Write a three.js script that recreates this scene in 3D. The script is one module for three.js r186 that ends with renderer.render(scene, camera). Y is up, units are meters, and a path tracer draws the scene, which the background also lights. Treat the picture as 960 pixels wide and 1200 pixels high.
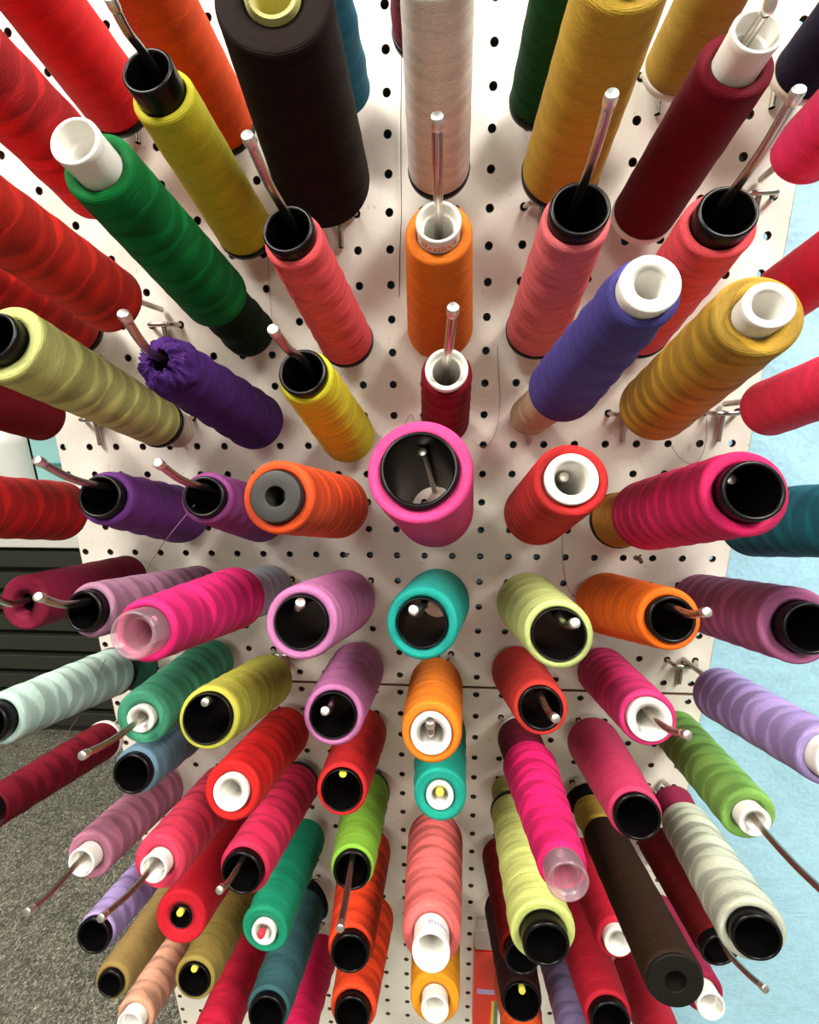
import * as THREE from 'three';
import { RectAreaLightUniformsLib } from 'three/addons/lights/RectAreaLightUniformsLib.js';
import { mergeGeometries } from 'three/addons/utils/BufferGeometryUtils.js';
import { RoundedBoxGeometry } from 'three/addons/geometries/RoundedBoxGeometry.js';

// ---------------------------------------------------------------- camera, light, exposure
const scene = new THREE.Scene();
scene.background = new THREE.Color(0x000000);
const camera = new THREE.PerspectiveCamera(96.298, 0.8, 0.01, 30);
camera.position.set(0.0416, 1.3486, 0.3972);
camera.quaternion.setFromRotationMatrix(new THREE.Matrix4().makeBasis(
  new THREE.Vector3(0.997425, -0.014227, -0.070287),
  new THREE.Vector3(-0.004785, 0.964733, -0.263188),
  new THREE.Vector3(0.071552, 0.262847, 0.962181)));
const renderer = new THREE.WebGLRenderer();
renderer.toneMapping = THREE.LinearToneMapping;
renderer.toneMappingExposure = 2.05;
renderer.shadowMap.enabled = true;
RectAreaLightUniformsLib.init();
// ceiling lamps of the shop: [x, z, width (x), length (z), radiance]
const CEILING = 2.75;
const LAMPS = [[-0.95, 1.15, 0.6, 1.2, 16], [1.0, 1.15, 0.6, 1.2, 16], [-0.1, 3.3, 1.2, 0.6, 6], [-1.5, -0.9, 0.6, 0.6, 5]];

// ---------------------------------------------------------------- helpers
let seed = 20240607;
const rnd = () => { seed = (seed * 1664525 + 1013904223) >>> 0; return seed / 4294967296; };
const V = (x, y, z) => new THREE.Vector3(x, y, z);
const taken = {};
const numbered = (n) => { const k = taken[n] = (taken[n] ?? -1) + 1; return k ? n + '_' + String(k).padStart(3, '0') : n; };
function mesh(name, geo, mat, parent) {
  const m = new THREE.Mesh(geo, mat); m.name = parent ? name : numbered(name);
  m.castShadow = m.receiveShadow = true; (parent || scene).add(m); return m;
}
function thing(name, label, category, pos = [0, 0, 0], group) {
  const g = new THREE.Group(); g.name = numbered(name); g.position.set(...pos);
  g.userData = { label, category }; if (group) g.userData.group = group;
  scene.add(g); return g;
}
const struct = (m) => { m.userData.kind = 'structure'; return m; };
const box = (w, h, d, x = 0, y = 0, z = 0) => new THREE.BoxGeometry(w, h, d).translate(x, y, z);
const rbox = (w, h, d, r, x = 0, y = 0, z = 0) => new RoundedBoxGeometry(w, h, d, 2, r).translate(x, y, z);
const lathe = (pts, seg = 40) => new THREE.LatheGeometry(pts.map(([r, y]) => new THREE.Vector2(Math.max(r, 1e-5), y)), seg);
const tube = (pts, r, n = 24, s = 8, tension = 0.5) => new THREE.TubeGeometry(new THREE.CatmullRomCurve3(pts, false, 'catmullrom', tension), n, r, s, false);
const std = (o) => new THREE.MeshStandardMaterial(o);
const phys = (o) => new THREE.MeshPhysicalMaterial(o);
function texture(w, h, fn, srgb) {
  const d = new Uint8Array(w * h * 4);
  for (let y = 0; y < h; y++) for (let x = 0; x < w; x++) {
    const c = fn(x / w, y / h, x, y), i = (y * w + x) * 4;
    if (typeof c === 'number') d[i] = d[i + 1] = d[i + 2] = Math.max(0, Math.min(255, c * 255));
    else for (let k = 0; k < 3; k++) d[i + k] = Math.max(0, Math.min(255, c[k] * 255));
    d[i + 3] = 255;
  }
  const t = new THREE.DataTexture(d, w, h); t.wrapS = t.wrapT = THREE.RepeatWrapping;
  t.magFilter = THREE.LinearFilter; t.minFilter = THREE.LinearFilter; t.needsUpdate = true;
  if (srgb) t.colorSpace = THREE.SRGBColorSpace;
  return t;
}
// tileable value noise
function noiseGrid(n) { const a = new Float32Array(n * n); for (let i = 0; i < n * n; i++) a[i] = rnd(); return (u, v) => {
  const x = ((u % 1) + 1) % 1 * n, y = ((v % 1) + 1) % 1 * n, i = Math.floor(x), j = Math.floor(y), f = x - i, g = y - j;
  const s = f * f * (3 - 2 * f), t = g * g * (3 - 2 * g), A = (p, q) => a[(q % n) * n + (p % n)];
  return (A(i, j) * (1 - s) + A(i + 1, j) * s) * (1 - t) + (A(i, j + 1) * (1 - s) + A(i + 1, j + 1) * s) * t; }; }
const n8 = noiseGrid(8), n32 = noiseGrid(32), n128 = noiseGrid(128), n256 = noiseGrid(256);

// ---------------------------------------------------------------- the setting
const S = 0.0254, ROW0 = 1.30;
const colX = (c) => (c - 12) * S, rowY = (r) => ROW0 - r * S;
const BOARD_T = 0.005, WALL_Z = -0.019, LEFT = colX(-0.22), RIGHT = colX(23.55);

const plaster = texture(512, 512, (u, v) => 0.5 * n32(u, v) + 0.3 * n128(u, v) + 0.2 * n256(u, v));
plaster.repeat.set(2.5, 2.5);
const plasterTone = texture(512, 512, (u, v) => { const k = 0.94 + 0.06 * n32(u, v) * 0.6 + 0.05 * n128(u, v); return [k, k, k]; }, true);
plasterTone.repeat.set(2.5, 2.5);
const blueWall = std({ color: '#aee0f4', map: plasterTone, bumpMap: plaster, bumpScale: 0.0009, roughness: 0.6 });
const offWhite = std({ color: '#aaa69c', roughness: 0.8 });
const ceilingMat = std({ color: '#dedcd6', roughness: 0.9 });
function uvMetres(g) { const p = g.attributes.position, n = g.attributes.normal, uv = g.attributes.uv;
  for (let i = 0; i < p.count; i++) { const ax = Math.abs(n.getX(i)), ay = Math.abs(n.getY(i)), az = Math.abs(n.getZ(i));
    if (az > ax && az > ay) uv.setXY(i, p.getX(i), p.getY(i)); else if (ay > ax) uv.setXY(i, p.getX(i), p.getZ(i)); else uv.setXY(i, p.getZ(i), p.getY(i)); }
  return g; }
// blue partition wall that carries the board; it ends just behind the board's left edge
struct(mesh('wall_back', uvMetres(box(3.5 - LEFT - 0.012, CEILING, 0.12, (3.5 + LEFT + 0.012) / 2, CEILING / 2, WALL_Z - 0.06)), blueWall));
struct(mesh('wall_far', box(4.6, CEILING, 0.1, -1.1, CEILING / 2, -2.65), offWhite));
struct(mesh('wall_left', box(0.1, CEILING, 7.3, -3.35, CEILING / 2, 0.95), offWhite));
struct(mesh('wall_right', box(0.1, CEILING, 7.3, 3.55, CEILING / 2, 0.95), offWhite));
struct(mesh('wall_front', box(7, CEILING, 0.1, 0.1, CEILING / 2, 4.65), offWhite));
struct(mesh('ceiling', box(7, 0.1, 7.4, 0.1, CEILING + 0.05, 0.95), ceilingMat));
// looped grey carpet
const carpetTone = texture(1024, 1024, (u, v) => {
  const a = n256(u, v * 2), b = n128(u * 2 + 0.37, v + 0.1), c = n32(u, v);
  let k = 0.24 + 0.32 * a * a + 0.30 * b * b + 0.08 * (c - 0.5);
  return [k * 1.0, k * 0.99, k * 0.87];
}, true);
const carpetBump = texture(512, 512, (u, v) => 0.55 * n256(u * 1.3, v * 0.9) + 0.45 * n128(u, v));
for (const t of [carpetTone, carpetBump]) t.repeat.set(1.5, 1.5);
struct(mesh('floor', uvMetres(box(7, 0.1, 7.4, 0.1, -0.05, 0.95)), std({ map: carpetTone, bumpMap: carpetBump, bumpScale: 0.006, roughness: 0.95 })));

// ceiling lamps
const lampGlow = std({ color: '#ffffff', emissive: '#fff6ea', emissiveIntensity: 3.0, roughness: 0.6 });
const lampFrame = std({ color: '#c8c8c4', roughness: 0.5 });
const lampLabels = ['recessed fluorescent ceiling panel above the grey carpet side', 'recessed fluorescent ceiling panel above the blue wall side',
  'wide recessed fluorescent ceiling panel farthest from the pegboard', 'small square ceiling panel over the slatted cabinet'];
LAMPS.forEach(([x, z, w, l, power], i) => {
  const g = thing('ceiling_lamp', lampLabels[i], 'lamp', [x, CEILING, z]);
  mesh('frame', mergeGeometries([box(w + 0.06, 0.02, 0.03, 0, -0.01, l / 2 + 0.015), box(w + 0.06, 0.02, 0.03, 0, -0.01, -l / 2 - 0.015),
    box(0.03, 0.02, l, w / 2 + 0.015, -0.01, 0), box(0.03, 0.02, l, -w / 2 - 0.015, -0.01, 0)]), lampFrame, g);
  mesh('diffuser', box(w, 0.006, l, 0, -0.008, 0), lampGlow, g);
  const L = new THREE.RectAreaLight('#fff8f0', power, w, l); L.position.set(x, CEILING - 0.024, z); L.lookAt(x, 0, z); scene.add(L);
});

// ---------------------------------------------------------------- pegboard: two panels with real holes
const boardTone = texture(1024, 1024, (u, v) => {
  let k = 0.965 + 0.03 * n32(u, v) + 0.02 * n256(u, v);
  const s = n128(u * 1.0 + 0.2, v); if (s > 0.93 && n256(u, v) > 0.6) k -= 0.10;   // scuffs
  return [k, k * 0.995, k * 0.985];
}, true);
const boardMat = std({ color: '#ebe8de', map: boardTone, roughness: 0.42 });
const hardboard = std({ color: '#4a3423', roughness: 0.9 });
const boardEdge = std({ color: '#7a5c40', roughness: 0.85 });
const pb = thing('pegboard', 'white perforated pegboard with rows of round holes, mounted on the blue wall', 'pegboard', [0, 0, 0]);
const HOLE = 0.0031;
function panel(rTop, rBottom, firstRow, lastRow) {
  const pos = [], nor = [], uv = [], idx = [], idxBack = [];
  const yT = rowY(rTop), yB = rowY(rBottom), N = 16;
  const vert = (x, y, z, nx, ny, nz) => { pos.push(x, y, z); nor.push(nx, ny, nz); uv.push(x / 0.6 + 0.5, y / 0.6); return pos.length / 3 - 1; };
  for (let r = firstRow; r <= lastRow + 1e-6; r++) for (let c = 0; c < 24; c++) {
    const cx = colX(c), cy = rowY(r);
    const x0 = c === 0 ? LEFT : cx - S / 2, x1 = c === 23 ? RIGHT : cx + S / 2;
    const y1 = r === firstRow ? yT : cy + S / 2, y0 = r + 1 > lastRow + 1e-6 ? yB : cy - S / 2;
    for (const [z, nz] of [[0, 1], [-BOARD_T, -1]]) {
      const inn = [], out = [];
      for (let k = 0; k < N; k++) {
        const a = (k + 0.5) / N * Math.PI * 2, ca = Math.cos(a), sa = Math.sin(a);
        inn.push(vert(cx + HOLE * ca, cy + HOLE * sa, z, 0, 0, nz));
        const tx = ca > 0 ? (x1 - cx) / ca : (x0 - cx) / ca, ty = sa > 0 ? (y1 - cy) / sa : (y0 - cy) / sa, t = Math.min(Math.abs(tx), Math.abs(ty));
        out.push(vert(cx + t * ca, cy + t * sa, z, 0, 0, nz));
      }
      const corners = [[x1, y1], [x0, y1], [x0, y0], [x1, y0]].map(([x, y]) => vert(x, y, z, 0, 0, nz));
      for (let k = 0; k < N; k++) {
        const k2 = (k + 1) % N, f = (a, b, c2) => nz > 0 ? idx.push(a, b, c2) : idxBack.push(a, c2, b);
        f(inn[k], out[k], out[k2]); f(inn[k], out[k2], inn[k2]);
        // fill the cell's corner where consecutive rays hit different sides
        const A = [pos[out[k] * 3], pos[out[k] * 3 + 1]], B = [pos[out[k2] * 3], pos[out[k2] * 3 + 1]];
        if (Math.abs(A[0] - B[0]) > 1e-7 && Math.abs(A[1] - B[1]) > 1e-7) {
          const mid = (k + 1) / N * Math.PI * 2; const q = Math.cos(mid) > 0 ? (Math.sin(mid) > 0 ? 0 : 3) : (Math.sin(mid) > 0 ? 1 : 2);
          f(out[k], corners[q], out[k2]);
        }
      }
    }
    const a0 = [], a1 = [];
    for (let k = 0; k < N; k++) { const a = (k + 0.5) / N * Math.PI * 2, ca = Math.cos(a), sa = Math.sin(a);
      a0.push(vert(cx + HOLE * ca, cy + HOLE * sa, 0, -ca, -sa, 0)); a1.push(vert(cx + HOLE * ca, cy + HOLE * sa, -BOARD_T, -ca, -sa, 0)); }
    for (let k = 0; k < N; k++) { const k2 = (k + 1) % N; idxBack.push(a0[k], a0[k2], a1[k2], a0[k], a1[k2], a1[k]); }
  }
  const g = new THREE.BufferGeometry();
  g.setAttribute('position', new THREE.Float32BufferAttribute(pos, 3)); g.setAttribute('normal', new THREE.Float32BufferAttribute(nor, 3));
  g.setAttribute('uv', new THREE.Float32BufferAttribute(uv, 2)); g.setIndex(idx);
  const m = mesh('panel', g, boardMat, pb);
  const gb = new THREE.BufferGeometry(); for (const k of ['position', 'normal', 'uv']) gb.setAttribute(k, g.attributes[k]); gb.setIndex(idxBack);
  mesh('hardboard_back', gb, hardboard, m).userData.label = 'dark brown hardboard back and hole walls';
  const e = 0.0004, w = RIGHT - LEFT, h = yT - yB, cx = (LEFT + RIGHT) / 2, cy = (yT + yB) / 2, zc = -BOARD_T / 2;
  mesh('board_edge', mergeGeometries([box(w, e, BOARD_T, cx, yT, zc), box(w, e, BOARD_T, cx, yB, zc), box(e, h, BOARD_T, LEFT, cy, zc), box(e, h, BOARD_T, RIGHT, cy, zc)]), boardEdge, m);
  return m;
}
panel(-19.4, 9.405, -19, 9);
panel(9.505, 36.2, 9.79, 35.79);
mesh('unseen_batten', box(0.02, 1.3, -WALL_Z - BOARD_T, LEFT + 0.022, rowY(8), (WALL_Z - BOARD_T) / 2), boardEdge, pb);  // unseen strip, added to stop light leaking in behind the left edge
for (const r of [-17.5, 33.3]) mesh('unseen_batten', box(RIGHT - LEFT - 0.08, 0.03, -WALL_Z - BOARD_T, (LEFT + RIGHT) / 2, rowY(r), (WALL_Z - BOARD_T) / 2), boardEdge, pb);

// two small brown glue stains on the board
{ const stain = std({ color: '#5a4034', roughness: 0.8 });
  for (const [x, y, s] of [[0.2169, 1.198, 0.0042], [-0.0468, 1.1977, 0.002]]) { const gs = [];
    for (let k = 0; k < 9; k++) gs.push(new THREE.SphereGeometry(s * (0.25 + 0.3 * rnd()), 8, 6).scale(1, 1, 0.0004 / s).translate(x + s * (rnd() - 0.5) * 1.6, y + s * (rnd() - 0.5) * 1.6, 0));
    mesh('stain', mergeGeometries(gs), stain, pb).userData.label = 'small brown stain'; } }

// ---------------------------------------------------------------- materials of the cones and hooks
// cross-wound thread: fine strands at two slants, changing over at the lozenges of the winding
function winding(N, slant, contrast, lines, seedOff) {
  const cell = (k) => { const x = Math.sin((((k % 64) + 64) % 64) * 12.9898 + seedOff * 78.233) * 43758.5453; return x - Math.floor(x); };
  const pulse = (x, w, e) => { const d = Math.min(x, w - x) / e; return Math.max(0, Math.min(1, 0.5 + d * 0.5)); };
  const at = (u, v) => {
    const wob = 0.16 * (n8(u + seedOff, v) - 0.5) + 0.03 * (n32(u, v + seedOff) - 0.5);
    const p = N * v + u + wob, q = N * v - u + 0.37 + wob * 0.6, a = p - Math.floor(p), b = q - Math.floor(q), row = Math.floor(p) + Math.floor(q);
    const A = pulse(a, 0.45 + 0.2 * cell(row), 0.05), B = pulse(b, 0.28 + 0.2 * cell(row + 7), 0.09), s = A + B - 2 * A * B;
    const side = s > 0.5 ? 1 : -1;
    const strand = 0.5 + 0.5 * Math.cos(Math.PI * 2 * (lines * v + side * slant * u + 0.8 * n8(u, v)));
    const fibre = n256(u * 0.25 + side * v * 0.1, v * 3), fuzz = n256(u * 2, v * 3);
    return { s, strand, fibre, fuzz, step: a, sheenTone: (1 - contrast * (1 - s)) * (1 - contrast * 0.4 * cell(row * 3 + side)) };  // thread sheen painted into the colour: light and dark lozenges by strand direction
  };
  const sheenTone = texture(768, 1024, (u, v) => { const q = at(u, v); const k = q.sheenTone * (0.95 + 0.05 * q.strand) * (0.86 + 0.14 * q.fibre) * (0.9 + 0.1 * q.fuzz) * 1.06; return [k, k, k]; }, true);
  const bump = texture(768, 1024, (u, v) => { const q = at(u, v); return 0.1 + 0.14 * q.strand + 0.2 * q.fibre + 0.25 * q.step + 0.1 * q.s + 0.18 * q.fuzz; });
  return { sheenTone, bump };
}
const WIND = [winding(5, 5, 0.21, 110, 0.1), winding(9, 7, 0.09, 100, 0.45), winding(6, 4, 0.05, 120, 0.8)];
const threadCache = {};
function threadMat(hex, w) {
  const k = hex + w; if (threadCache[k]) return threadCache[k];
  const c = new THREE.Color(hex), sc = c.clone().lerp(new THREE.Color('#ffffff'), 0.2);
  return threadCache[k] = phys({ color: c, map: WIND[w].sheenTone, bumpMap: WIND[w].bump, bumpScale: 0.0007, roughness: 0.7, specularIntensity: c.getHSL({}).l < 0.12 ? 0.2 : 0.5, sheen: c.getHSL({}).l < 0.12 ? 0 : 0.16, sheenColor: sc, sheenRoughness: 0.4 });
}
const blackPlastic = phys({ color: '#070606', roughness: 0.32, specularIntensity: 0.5 });
const mattBlack = phys({ color: '#070606', roughness: 0.4, specularIntensity: 0.5 });
const whitePlastic = std({ color: '#e4e2da', roughness: 0.35 });
const greyPlastic = std({ color: '#292824', roughness: 0.5 });
const brownCap = phys({ color: '#12110c', roughness: 0.55, specularIntensity: 0.3 });
const paleBase = std({ color: '#c9c3b4', roughness: 0.5 });
const creamCore = std({ color: '#cfc77a', roughness: 0.5 });
const clearPlastic = phys({ color: '#f4dbe6', roughness: 0.3, transmission: 0.88, thickness: 0, ior: 1.4 });
const chrome = std({ color: '#bdb6ad', metalness: 1, roughness: 0.26 });
const tipMetal = std({ color: '#e6e2dc', metalness: 1, roughness: 0.35 });
const tipYellow = std({ color: '#d6cf4a', roughness: 0.5 });
const tipRed = std({ color: '#c8283c', roughness: 0.5 });

// ---------------------------------------------------------------- thread cones
// id: [front rim centre, base centre, tube radius, front thread radius, base thread radius, tube showing past the thread]  (metres)
const SPOOL = {
1:[[-0.1959,1.5211,0.1603],[-0.1959,1.4847,0.048],0.0135,0.0200,0.0243,0.0080],
2:[[-0.1915,1.5843,0.1317],[-0.1915,1.5479,0.0195],0.0135,0.0203,0.0247,0.0080],
3:[[-0.1163,1.5682,0.1317],[-0.1163,1.5318,0.0195],0.0135,0.0197,0.0240,0.0080],
4:[[-0.034,1.5151,0.1484],[-0.0416,1.4853,0.0366],0.0000,0.0264,0.0324,0.0000],
5:[[-0.0291,1.5822,0.1298],[-0.0291,1.5457,0.0176],0.0135,0.0164,0.0200,0.0080],
6:[[0.0382,1.5242,0.1564],[0.0382,1.4877,0.0442],0.0135,0.0164,0.0200,0.0080],
7:[[0.0291,1.5989,0.1564],[0.0291,1.5624,0.0442],0.0135,0.0164,0.0200,0.0080],
8:[[0.1058,1.5712,0.1317],[0.1058,1.5347,0.0195],0.0135,0.0164,0.0200,0.0080],
9:[[0.1183,1.5206,0.1526],[0.1183,1.4842,0.0404],0.0135,0.0206,0.0251,0.0080],
10:[[0.1928,1.5839,0.1317],[0.1928,1.5474,0.0195],0.0135,0.0167,0.0204,0.0080],
11:[[0.2741,1.5776,0.1317],[0.2741,1.5412,0.0195],0.0135,0.0165,0.0201,0.0080],
12:[[0.1861,1.5052,0.1236],[0.182,1.4639,0.0195],0.0120,0.0188,0.0214,0.0140],
13:[[0.266,1.5218,0.1545],[0.266,1.4853,0.0423],0.0135,0.0164,0.0200,0.0080],
14:[[-0.1092,1.5058,0.1236],[-0.1065,1.4628,0.0195],0.0137,0.0174,0.0209,0.0120],
15:[[-0.1149,1.4515,0.1788],[-0.1137,1.4098,0.0651],0.0112,0.0173,0.0225,0.0130],
16:[[-0.1137,1.4094,0.064],[-0.1109,1.3909,0.0185],0.0120,0.0182,0.0203,0.0000],
17:[[-0.1964,1.4475,0.166],[-0.1964,1.411,0.0537],0.0135,0.0195,0.0237,0.0080],
18:[[-0.254,1.4337,0.1317],[-0.254,1.3973,0.0195],0.0135,0.0164,0.0200,0.0080],
19:[[-0.1913,1.377,0.1598],[-0.1825,1.3234,0.0423],0.0137,0.0217,0.0191,0.0060],
20:[[-0.1825,1.3216,0.0366],[-0.1804,1.3155,0.0185],0.0120,0.0134,0.0149,0.0000],
21:[[-0.2719,1.367,0.1622],[-0.2719,1.3305,0.0499],0.0135,0.0164,0.0200,0.0080],
22:[[-0.1147,1.3647,0.1408],[-0.1105,1.3227,0.0252],0.0000,0.0170,0.0235,0.0000],
23:[[-0.0408,1.4303,0.1293],[-0.0338,1.3838,0.0195],0.0141,0.0166,0.0207,0.0070],
24:[[-0.0384,1.3579,0.1293],[-0.0363,1.3087,0.0176],0.0140,0.0165,0.0220,0.0060],
25:[[0.0389,1.4314,0.1274],[0.0391,1.391,0.0176],0.0119,0.0183,0.0249,0.0080],
26:[[0.0435,1.3577,0.1331],[0.0435,1.3214,0.0214],0.0119,0.0144,0.0187,0.0050],
27:[[0.11,1.4342,0.1293],[0.1122,1.3892,0.0195],0.0152,0.0178,0.0227,0.0070],
28:[[0.1839,1.4312,0.1255],[0.1883,1.3868,0.0195],0.0147,0.0189,0.0208,0.0080],
29:[[0.116,1.3833,0.2111],[0.1147,1.3456,0.0994],0.0109,0.0137,0.0209,0.0050],
30:[[0.1147,1.3452,0.0982],[0.1103,1.3248,0.0185],0.0120,0.0143,0.0159,0.0000],
31:[[0.1864,1.3817,0.1655],[0.1935,1.3317,0.048],0.0112,0.0203,0.0250,0.0080],
32:[[0.2713,1.4414,0.1526],[0.2713,1.4049,0.0404],0.0135,0.0164,0.0200,0.0080],
33:[[0.2728,1.3662,0.1564],[0.2728,1.3298,0.0442],0.0135,0.0164,0.0200,0.0080],
34:[[0.0289,1.3064,0.156],[0.0355,1.2532,0.0404],0.0212,0.0290,0.0307,0.0040],
35:[[0.1121,1.2989,0.1446],[0.1175,1.2474,0.0309],0.0145,0.0208,0.0258,0.0030],
36:[[0.1896,1.2987,0.1731],[0.191,1.255,0.0613],0.0148,0.0215,0.0256,0.0070],
37:[[0.191,1.2546,0.0602],[0.1864,1.2395,0.0214],0.0120,0.0204,0.0227,0.0000],
38:[[0.2735,1.2829,0.1622],[0.2735,1.2464,0.0499],0.0135,0.0207,0.0252,0.0080],
39:[[-0.2717,1.2901,0.1641],[-0.2717,1.2536,0.0518],0.0135,0.0199,0.0243,0.0080],
40:[[-0.1827,1.2824,0.1198],[-0.1895,1.2407,0.0176],0.0144,0.0185,0.0249,0.0060],
41:[[-0.1089,1.2839,0.1255],[-0.1175,1.2411,0.0176],0.0133,0.0169,0.0238,0.0050],
42:[[-0.0473,1.2935,0.1655],[-0.0415,1.2573,0.048],0.0143,0.0202,0.0253,0.0040],
43:[[-0.2594,1.2021,0.116],[-0.2515,1.1803,0.0176],0.0000,0.0201,0.0207,0.0000],
44:[[-0.1943,1.2089,0.1389],[-0.1823,1.1713,0.0214],0.0139,0.0187,0.0217,0.0060],
45:[[-0.1149,1.2289,0.1997],[-0.1146,1.196,0.088],0.0127,0.0172,0.0234,0.0100],
46:[[-0.1146,1.1956,0.0868],[-0.1159,1.1712,0.0185],0.0120,0.0194,0.0216,0.0000],
47:[[-0.0432,1.213,0.1541],[-0.0421,1.1707,0.0385],0.0164,0.0225,0.0267,0.0015],
48:[[0.0292,1.2091,0.1446],[0.0379,1.1686,0.0309],0.0156,0.0224,0.0276,0.0015],
49:[[0.1116,1.2044,0.1465],[0.1149,1.1684,0.0328],0.0161,0.0206,0.0264,0.0015],
50:[[0.1864,1.205,0.1255],[0.1858,1.1623,0.0176],0.0148,0.0200,0.0269,0.0040],
51:[[0.2661,1.2027,0.1293],[0.2645,1.1647,0.0176],0.0160,0.0242,0.0248,0.0090],
52:[[-0.2643,1.1326,0.1564],[-0.2643,1.0962,0.0442],0.0135,0.0180,0.0219,0.0080],
53:[[-0.2643,1.0943,0.0385],[-0.2477,1.0808,0.0185],0.0120,0.0170,0.0189,0.0000],
54:[[-0.1789,1.116,0.1274],[-0.1834,1.0922,0.0176],0.0103,0.0206,0.0235,0.0030],
55:[[-0.1135,1.1384,0.1503],[-0.1185,1.0892,0.0404],0.0165,0.0205,0.0238,0.0020],
56:[[-0.0339,1.1286,0.1312],[-0.0385,1.0914,0.0214],0.0163,0.0213,0.0256,0.0015],
57:[[0.035,1.135,0.1522],[0.0368,1.0904,0.0385],0.0131,0.0194,0.0233,0.0030],
58:[[0.1097,1.1346,0.1236],[0.1123,1.0907,0.0176],0.0151,0.0186,0.0238,0.0020],
59:[[0.1828,1.1283,0.1236],[0.1893,1.0934,0.0176],0.0145,0.0190,0.0229,0.0030],
60:[[0.2712,1.136,0.1641],[0.2712,1.0995,0.0518],0.0135,0.0178,0.0217,0.0080],
61:[[-0.2745,1.0691,0.1717],[-0.2745,1.0327,0.0594],0.0135,0.0141,0.0172,0.0080],
62:[[-0.1917,1.0696,0.1312],[-0.1917,1.0364,0.029],0.0150,0.0179,0.0201,0.0050],
63:[[-0.2559,0.9719,0.1274],[-0.2559,0.9362,0.0176],0.0114,0.0198,0.0222,0.0090],
64:[[-0.1138,1.061,0.1351],[-0.1131,1.0199,0.0252],0.0134,0.0218,0.0248,0.0030],
65:[[-0.1868,0.9811,0.1351],[-0.1868,0.9448,0.0233],0.0112,0.0219,0.0245,0.0080],
66:[[-0.1145,0.9823,0.1351],[-0.1087,0.9495,0.0195],0.0168,0.0209,0.0230,0.0050],
67:[[-0.0327,1.058,0.1255],[-0.0366,1.0169,0.0176],0.0154,0.0194,0.0240,0.0015],
68:[[0.0407,1.0592,0.1274],[0.0407,1.0235,0.0176],0.0101,0.0194,0.0245,0.0020],
69:[[-0.0282,0.9815,0.1274],[-0.0347,0.9433,0.0195],0.0150,0.0175,0.0228,0.0040],
70:[[0.0356,0.9995,0.1883],[0.0366,0.9527,0.0728],0.0122,0.0199,0.0245,0.0150],
71:[[0.1139,1.0463,0.0811],[0.1161,1.0205,0.0233],0.0120,0.0183,0.0203,0.0000],
72:[[0.113,1.0789,0.1978],[0.1139,1.0467,0.0823],0.0119,0.0145,0.0217,0.0110],
73:[[0.1803,1.053,0.1312],[0.1863,1.0189,0.0214],0.0162,0.0186,0.0244,0.0040],
74:[[0.2607,1.0518,0.1293],[0.2612,1.0327,0.0176],0.0108,0.0191,0.0207,0.0070],
75:[[0.1114,0.9919,0.175],[0.1072,0.9661,0.0537],0.0155,0.0222,0.0191,0.0090],
76:[[0.1072,0.9643,0.048],[0.1098,0.9529,0.0185],0.0120,0.0155,0.0172,0.0000],
77:[[0.1851,0.9962,0.1921],[0.1842,0.9669,0.0728],0.0170,0.0180,0.0179,0.0010],
78:[[0.1842,0.9665,0.0716],[0.1875,0.9501,0.0357],0.0120,0.0162,0.0180,0.0000],
79:[[0.1875,0.9497,0.0345],[0.1851,0.9519,0.0185],0.0120,0.0167,0.0205,0.0000],
80:[[0.2575,0.9821,0.156],[0.2682,0.9533,0.0442],0.0161,0.0224,0.0209,0.0060],
81:[[0.2682,0.9529,0.0431],[0.2678,0.953,0.0185],0.0120,0.0166,0.0184,0.0000],
82:[[0.2664,0.908,0.1179],[0.2594,0.8991,0.0176],0.0156,0.0162,0.0178,0.0060],
83:[[-0.1085,0.9026,0.1255],[-0.1035,0.8795,0.0176],0.0107,0.0208,0.0207,0.0030],
84:[[-0.1844,0.9055,0.1198],[-0.1844,0.8723,0.0176],0.0097,0.0230,0.0258,0.0000],
85:[[-0.252,0.9033,0.137],[-0.252,0.8713,0.0385],0.0149,0.0165,0.0185,0.0040],
86:[[-0.2573,0.8298,0.1293],[-0.2573,0.7972,0.029],0.0122,0.0166,0.0200,0.0030],
87:[[-0.261,0.7509,0.1179],[-0.261,0.7183,0.0176],0.0129,0.0189,0.0211,0.0080],
88:[[-0.1838,0.8267,0.1198],[-0.1838,0.7935,0.0176],0.0148,0.0194,0.0219,0.0015],
89:[[-0.1063,0.8331,0.1427],[-0.1088,0.7935,0.0328],0.0158,0.0190,0.0227,0.0050],
90:[[-0.1776,0.7501,0.1336],[-0.1776,0.7136,0.0214],0.0135,0.0200,0.0244,0.0080],
91:[[-0.0966,0.7518,0.1355],[-0.0966,0.7153,0.0233],0.0135,0.0164,0.0200,0.0080],
92:[[-0.0317,0.9051,0.137],[-0.0385,0.8709,0.0233],0.0157,0.0193,0.0267,0.0060],
93:[[-0.0325,0.8385,0.1408],[-0.0325,0.8071,0.0442],0.0153,0.0200,0.0249,0.0060],
94:[[0.0372,0.8396,0.1331],[0.0372,0.8095,0.0404],0.0117,0.0215,0.0248,0.0090],
95:[[0.107,0.905,0.1312],[0.107,0.8687,0.0195],0.0136,0.0168,0.0218,0.0080],
96:[[0.1129,0.8289,0.1179],[0.1136,0.791,0.0176],0.0159,0.0180,0.0233,0.0020],
97:[[0.1677,0.7786,0.1298],[0.1677,0.7422,0.0176],0.0135,0.0164,0.0200,0.0080],
98:[[0.1849,0.8302,0.1274],[0.1849,0.7964,0.0233],0.0168,0.0200,0.0237,0.0060],
99:[[0.1867,0.9094,0.1179],[0.1867,0.878,0.0214],0.0115,0.0169,0.0197,0.0040],
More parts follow.
